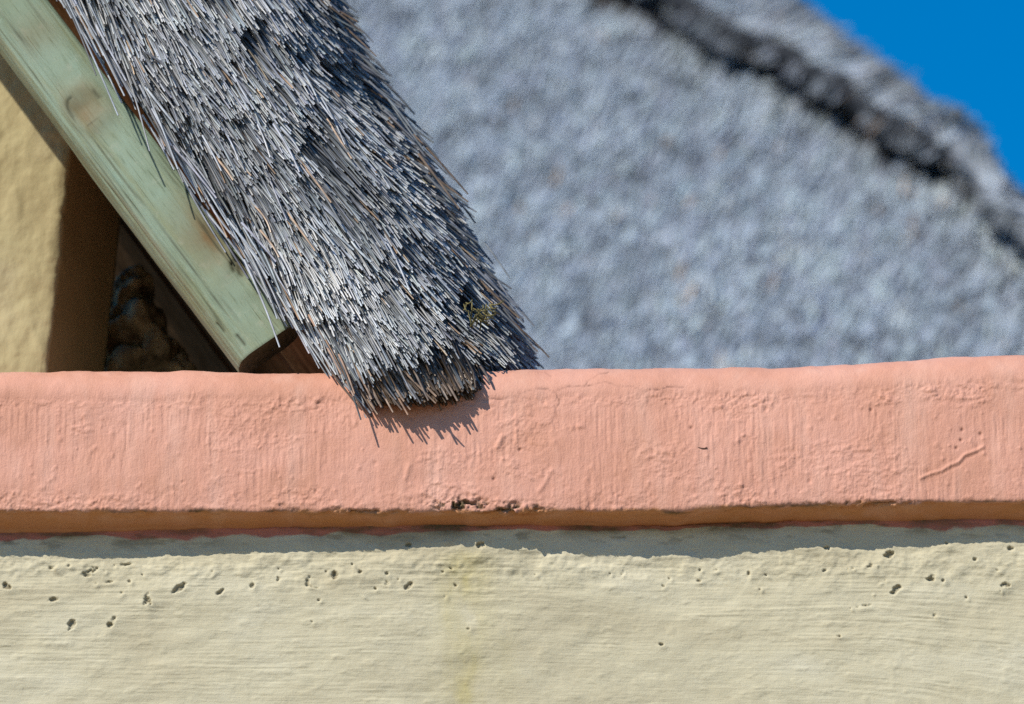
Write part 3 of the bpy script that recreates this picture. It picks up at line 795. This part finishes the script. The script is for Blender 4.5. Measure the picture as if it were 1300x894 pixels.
# inner wall added and coloured dark to deepen the shade; slab under it
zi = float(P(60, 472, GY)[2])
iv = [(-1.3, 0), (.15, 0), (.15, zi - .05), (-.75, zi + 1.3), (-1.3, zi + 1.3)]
io = mesh_obj('shade_wall', [(x, 1.9, z) for x, z in iv] + [(x, 2.02, z) for x, z in iv],
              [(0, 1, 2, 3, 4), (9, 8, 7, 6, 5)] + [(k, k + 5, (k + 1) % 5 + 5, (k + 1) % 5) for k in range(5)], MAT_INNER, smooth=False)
io['label'] = 'added dark wall deepening the shade under the thatch'; io['category'] = 'wall'; io['kind'] = 'thing'
fl = [(-1.3, .375, zi - .16), (.5, .375, zi - .16), (.5, 1.89, zi - .16), (-1.3, 1.89, zi - .16)]
fo = mesh_obj('bounce_slab', fl + [(x, y, z - .12) for x, y, z in fl], [(0, 1, 2, 3), (4, 7, 6, 5), (0, 4, 5, 1), (1, 5, 6, 2), (2, 6, 7, 3), (3, 7, 4, 0)], MAT_RUBBLE, smooth=False)  # unseen slab, given pale mortar to bounce sun into the gap
fo['kind'] = 'structure'

# rubble packed in the dark gap beside the wall end
import bmesh
rub = thing('rubble_heap', 'rough heap of mortar lumps in the dark gap between wall end and pole', 'rubble')
for (px, py_, rx, seed) in ((150, 470, 34, 1), (168, 425, 30, 2), (150, 400, 24, 3), (190, 450, 28, 4), (165, 372, 20, 5), (205, 470, 26, 6), (138, 440, 22, 7), (178, 395, 18, 8), (222, 478, 20, 9)):
    bm = bmesh.new()
    bmesh.ops.create_icosphere(bm, subdivisions=4, radius=1.0)
    c_ = P(px, py_, .70 + .05 * random.random())
    for v in bm.verts:
        co = np.array(v.co)
        k_ = 1.15 + .45 * float(fbm(np.array(co[0] * 1.3 + seed * 3), np.array(co[2] * 1.3 + co[1]), 97, 3)) + .10 * float(vnoise(np.array(co[0] * 6 + seed), np.array(co[2] * 6 + co[1] * 4), 98)) + .07 * float(vnoise(np.array(co[0] * 13 + seed), np.array(co[2] * 13 + co[1] * 9), 99))
        v.co = c_ + co * k_ * rx * .00115 * np.array([1, 1.2, 1.1])
    me = bpy.data.meshes.new('lump'); bm.to_mesh(me); bm.free()
    me.polygons.foreach_set('use_smooth', np.ones(len(me.polygons), bool)); me.materials.append(MAT_RUBBLE)
    lo_ = bpy.data.objects.new('lump', me); C.objects.link(lo_); lo_.parent = rub

# ------------------------------------------------------------------ far thatched roof, out of focus
far = thing('thatched_roof', 'large blurred grey thatched roof with a thick rolled hip, against the blue sky', 'thatched roof')
fn = np.array([-.20, -.74, .64]); fn /= np.linalg.norm(fn)
fp = P(900, 300, 5.2)
camp = np.array([0, -D * CE, CAMZ])
def FP(px, py, off=0.0):
    """photo pixel -> point on the far roof plane lifted by off along its normal"""
    q = P(px, py, 0.0); d = q - camp
    t = ((fp + fn * off - camp) @ fn) / (d @ fn)
    return camp + d * np.asarray(t)[..., None]
down = np.array([0, 0, -1.0]) + fn * fn[2]; down /= np.linalg.norm(down)
acr = np.cross(fn, down); acr = acr if acr[0] > 0 else -acr
lipx = [560, 700, 783, 831, 882, 926, 982, 1055, 1111, 1176, 1258, 1300, 1420, 1560]
lipy = [-95, -25, 22, 39, 56, 80, 108, 160, 190, 233, 276, 298, 388, 500]
# packed body: a thick slab outlined on the plane
outl = [FP(330, -140), FP(470, -140), FP(760, -20), FP(930, 60), FP(1120, 175), FP(1290, 275), FP(1560, 480), FP(1560, 800), FP(330, 800)]
top_ = [p - fn * .03 for p in outl]; bot_ = [p - fn * .28 for p in outl]
n_o = len(outl)
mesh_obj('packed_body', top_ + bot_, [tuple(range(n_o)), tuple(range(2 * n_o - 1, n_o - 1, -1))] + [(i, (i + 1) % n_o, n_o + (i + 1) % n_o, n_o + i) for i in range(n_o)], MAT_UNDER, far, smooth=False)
NB = 56000
bx = rng.uniform(400, 1380, NB); by = rng.uniform(-60, 620, NB)
ok = by > np.interp(bx, lipx, lipy) + 8
bx, by = bx[ok], by[ok]
ptl = FP(bx, by)
cl = fbm(ptl @ acr / .010, ptl @ down / .017, 150, 3)
cl2 = fbm(ptl @ acr / .10, ptl @ down / .14, 153, 3)
gap = fbm(ptl @ acr / .017, ptl @ down / .028, 156, 3)
ok = gap > -.52
ptl, cl, cl2 = ptl[ok], cl[ok], cl2[ok]; n = len(ptl)
tip = ptl + fn[None] * (cl * .008 + cl2 * .006 - .012 * rng.random(n))[:, None]
d = down[None] + fn[None] * np.tan(np.radians(10 + rng.normal(0, 4, n)))[:, None] + acr[None] * rng.normal(0, .13, n)[:, None]
d /= np.linalg.norm(d, axis=1, keepdims=True)
Lb = rng.uniform(.06, .11, n); rb = rng.uniform(.0022, .0038, n)
colb = reed_cols(n, .38, .72, .008, (.85, .985, 1.15)) * np.clip(.93 + .42 * cl + .14 * cl2, .25, 1.35)[:, None]  # bluish tint puts haze and sky reflection into the far reed colour
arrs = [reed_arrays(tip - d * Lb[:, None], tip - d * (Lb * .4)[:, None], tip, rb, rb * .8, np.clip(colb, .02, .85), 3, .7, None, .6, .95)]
reed_mesh('thatch', arrs[0], MAT_REED_FAR, far)['kind'] = 'stuff'

# rolled hip cap: outer silhouette / lip / foot of the dark cut edge, each a row of points
sil = [(620, -330), (760, -215), (900, -98), (1012, -2), (1060, 43), (1107, 78), (1150, 112), (1198, 151), (1237, 181), (1262, 206), (1278, 236), (1302, 264), (1400, 350), (1540, 470)]
lipu = [(480, -210), (665, -114), (815, -20), (870, 24), (934, 50), (986, 72), (1042, 104), (1107, 150), (1168, 182), (1212, 208), (1240, 240), (1275, 268), (1380, 356), (1520, 482)]
foot = [(470, -150), (635, -80), (797, 22), (850, 45), (904, 68), (954, 94), (1020, 134), (1083, 176), (1144, 212), (1190, 240), (1226, 262), (1270, 286), (1375, 366), (1515, 490)]
def resamp(pts, n_=90):
    pts = np.array(pts, float); s = np.linspace(0, len(pts) - 1, n_)
    return np.stack([np.interp(s, np.arange(len(pts)), pts[:, 0]), np.interp(s, np.arange(len(pts)), pts[:, 1])], -1)
SI, LI, FO = resamp(sil), resamp(lipu), resamp(foot)
SI = SI + np.array([-7.0, 9.0]); LI = LI + np.array([-1.0, 1.5]); FO = FO + np.array([3.0, -4.0])
sil3 = FP(SI[:, 0], SI[:, 1], .035); lip3 = FP(LI[:, 0], LI[:, 1], .085); foot3 = FP(FO[:, 0], FO[:, 1], .0)
hipd = lip3[60] - lip3[40]; hipd /= np.linalg.norm(hipd)
outw = np.cross(hipd, fn); outw = outw if outw @ acr > 0 else -outw              # over the hip, away from the plane
ins = outw * .075                                                                # the cut edge leans in under the lip
prof = [foot3 + ins * 1.2 - fn * .03, lip3 + ins * .6 - fn * .035, lip3 + ins * .05 - fn * .004, lip3 + fn * .012 + outw * .02,
        lip3 * .66 + sil3 * .34 + fn * .030, lip3 * .33 + sil3 * .67 + fn * .028, sil3, sil3 + outw * .03 - fn * .06, sil3 + outw * .04 - fn * .30, sil3 - outw * .25 - fn * .5]
pc = np.stack(prof, 1)
sl = np.arange(pc.shape[0])[:, None] / 3.0 + 0 * pc[..., 0]
lum = fbm(sl, np.arange(pc.shape[1])[None] * .7 + 0 * sl, 160, 3)
pc = pc + (lum * .012)[..., None] * fn[None, None] + (fbm(sl * 1.3, np.arange(pc.shape[1])[None] * .6 + 0 * sl, 163, 3) * .011)[..., None] * outw[None, None]
MAT_CAP_DARK = mat_simple('dark_cap_reed', (0.010, 0.011, 0.014), (0.035, 0.04, 0.05), 60)  # blue-black colour of the cap body beneath its reeds
mesh_obj('hip_cap_body', pc.reshape(-1, 3), grid_faces(pc.shape[0], pc.shape[1]), MAT_CAP_DARK, far)
# reeds over the cap, butts at the lip
NCp = 17000
ii = rng.uniform(0, pc.shape[0] - 1.01, NCp)
jj = 3.25 + 4.3 * rng.random(NCp)
def capS(i, j):
    i0 = np.floor(i).astype(int); j0 = np.floor(j).astype(int); fi = (i - i0)[:, None]; fj = (j - j0)[:, None]
    return (pc[i0, j0] * (1 - fj) + pc[i0, j0 + 1] * fj) * (1 - fi) + (pc[i0 + 1, j0] * (1 - fj) + pc[i0 + 1, j0 + 1] * fj) * fi
base = capS(ii, jj)
aa = capS(np.minimum(ii + .5, pc.shape[0] - 1.01), jj) - capS(np.maximum(ii - .5, 0), jj)
bb_ = capS(ii, jj + .3) - capS(ii, jj - .3)
nn = np.cross(aa, bb_); nn /= np.linalg.norm(nn, axis=1, keepdims=True)
nn *= np.where((nn @ fn + nn @ outw * .3) < 0, -1, 1)[:, None]
bt = bb_ / np.linalg.norm(bb_, axis=1, keepdims=True)
cl = fbm(ii / 1.1, jj * 1.8, 166, 3)
tip = base + nn * (.012 + .014 * cl - .01 * rng.random(NCp))[:, None]
d = -bt + nn * .22 + rng.normal(0, .18, (NCp, 3)) + hipd[None] * .5
d /= np.linalg.norm(d, axis=1, keepdims=True)
Lb = rng.uniform(.05, .09, NCp); rb = rng.uniform(.0022, .004, NCp)
colc = reed_cols(NCp, .42, .76, .03, (.88, .985, 1.13)) * np.clip(.95 + .2 * cl, .4, 1.35)[:, None]  # cap reeds carry the haze-blue tint too
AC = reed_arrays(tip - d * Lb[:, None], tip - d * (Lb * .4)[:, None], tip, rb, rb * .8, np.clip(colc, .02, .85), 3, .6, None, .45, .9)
# scattered butts in the shaded cut edge
NE = 5200
ii = rng.uniform(0, pc.shape[0] - 1.01, NE); jj = rng.uniform(.3, 2.3, NE)
okk = fbm(ii / 2.0, jj * 1.3, 170, 3) > .14
ii, jj = ii[okk], jj[okk]; NE = len(ii)
tip = capS(ii, jj) - outw[None] * rng.uniform(.01, .045, NE)[:, None] + fn[None] * rng.normal(0, .006, NE)[:, None]
d = -outw[None] + down[None] * .5 + rng.normal(0, .25, (NE, 3)); d /= np.linalg.norm(d, axis=1, keepdims=True)
Lb = rng.uniform(.04, .07, NE); rb = rng.uniform(.0025, .0045, NE)
AE = reed_arrays(tip - d * Lb[:, None], tip - d * (Lb * .4)[:, None], tip, rb, rb * .8, reed_cols(NE, .12, .50, .03, (.88, .985, 1.13)), 3, .4, None, .3, .8)
reed_mesh('hip_cap', (np.concatenate([AC[0], AE[0]]), np.concatenate([AC[1], AE[1]]), AC[2]), MAT_REED_FAR, far)['kind'] = 'stuff'

# ------------------------------------------------------------------ small things
def tube(name, pts, r, mat, parent=None, cols=None):
    pts = np.asarray(pts, float); n = len(pts); sides = 6
    V, F = [], []
    for i in range(n):
        d = pts[min(i + 1, n - 1)] - pts[max(i - 1, 0)]; d /= np.linalg.norm(d)
        a = np.cross(d, [0.1, 1, 0.2]); a /= np.linalg.norm(a); b = np.cross(d, a)
        for k in range(sides):
            an = k * 2 * math.pi / sides
            V.append(pts[i] + (a * math.cos(an) + b * math.sin(an)) * (r[i] if hasattr(r, '__len__') else r))
    for i in range(n - 1):
        for k in range(sides):
            F.append((i * sides + k, i * sides + (k + 1) % sides, (i + 1) * sides + (k + 1) % sides, (i + 1) * sides + k))
    F.append(tuple(range(sides))[::-1]); F.append(tuple((n - 1) * sides + k for k in range(sides)))
    return mesh_obj(name, V, F, mat, parent, cols=cols)
MAT_TWIG = mat_simple('dry_twig', (0.10, 0.05, 0.04), (0.2, 0.11, 0.08), 300)
tw = tube('twig', P(np.array([881, 886, 891, 895, 897.5]), np.array([567, 568, 569.5, 569.5, 568]), np.array([.0045, .0030, .0025, .0022, .001])), [.0005, .0008, .0009, .0011, .0007], MAT_TWIG)
tw['label'] = 'tiny dark twig stuck on the front of the pink coping'; tw['category'] = 'twig'
MAT_MOSS = mat_simple('dry_moss', (0.10, 0.088, 0.03), (0.24, 0.20, 0.085), 200)
ms = thing('moss_tuft', 'small olive tuft of dry moss and straw caught in the grey reeds', 'moss')
for k in range(30):
    x0, y0 = rng.uniform(588, 624), rng.uniform(384, 410)
    an = rng.uniform(-.6, 2.2); ln_ = rng.uniform(8, 22)
    Yv = .008 + (x0 - 590) / 32 * .06 - .02
    f = np.linspace(0, 1, 4)
    tube('blade', P(x0 + ln_ * np.cos(an) * f, y0 + ln_ * np.sin(an) * f + 3 * np.sin(3 * f), Yv - .012 * np.sin(f * 3)), .0009, MAT_MOSS, ms)
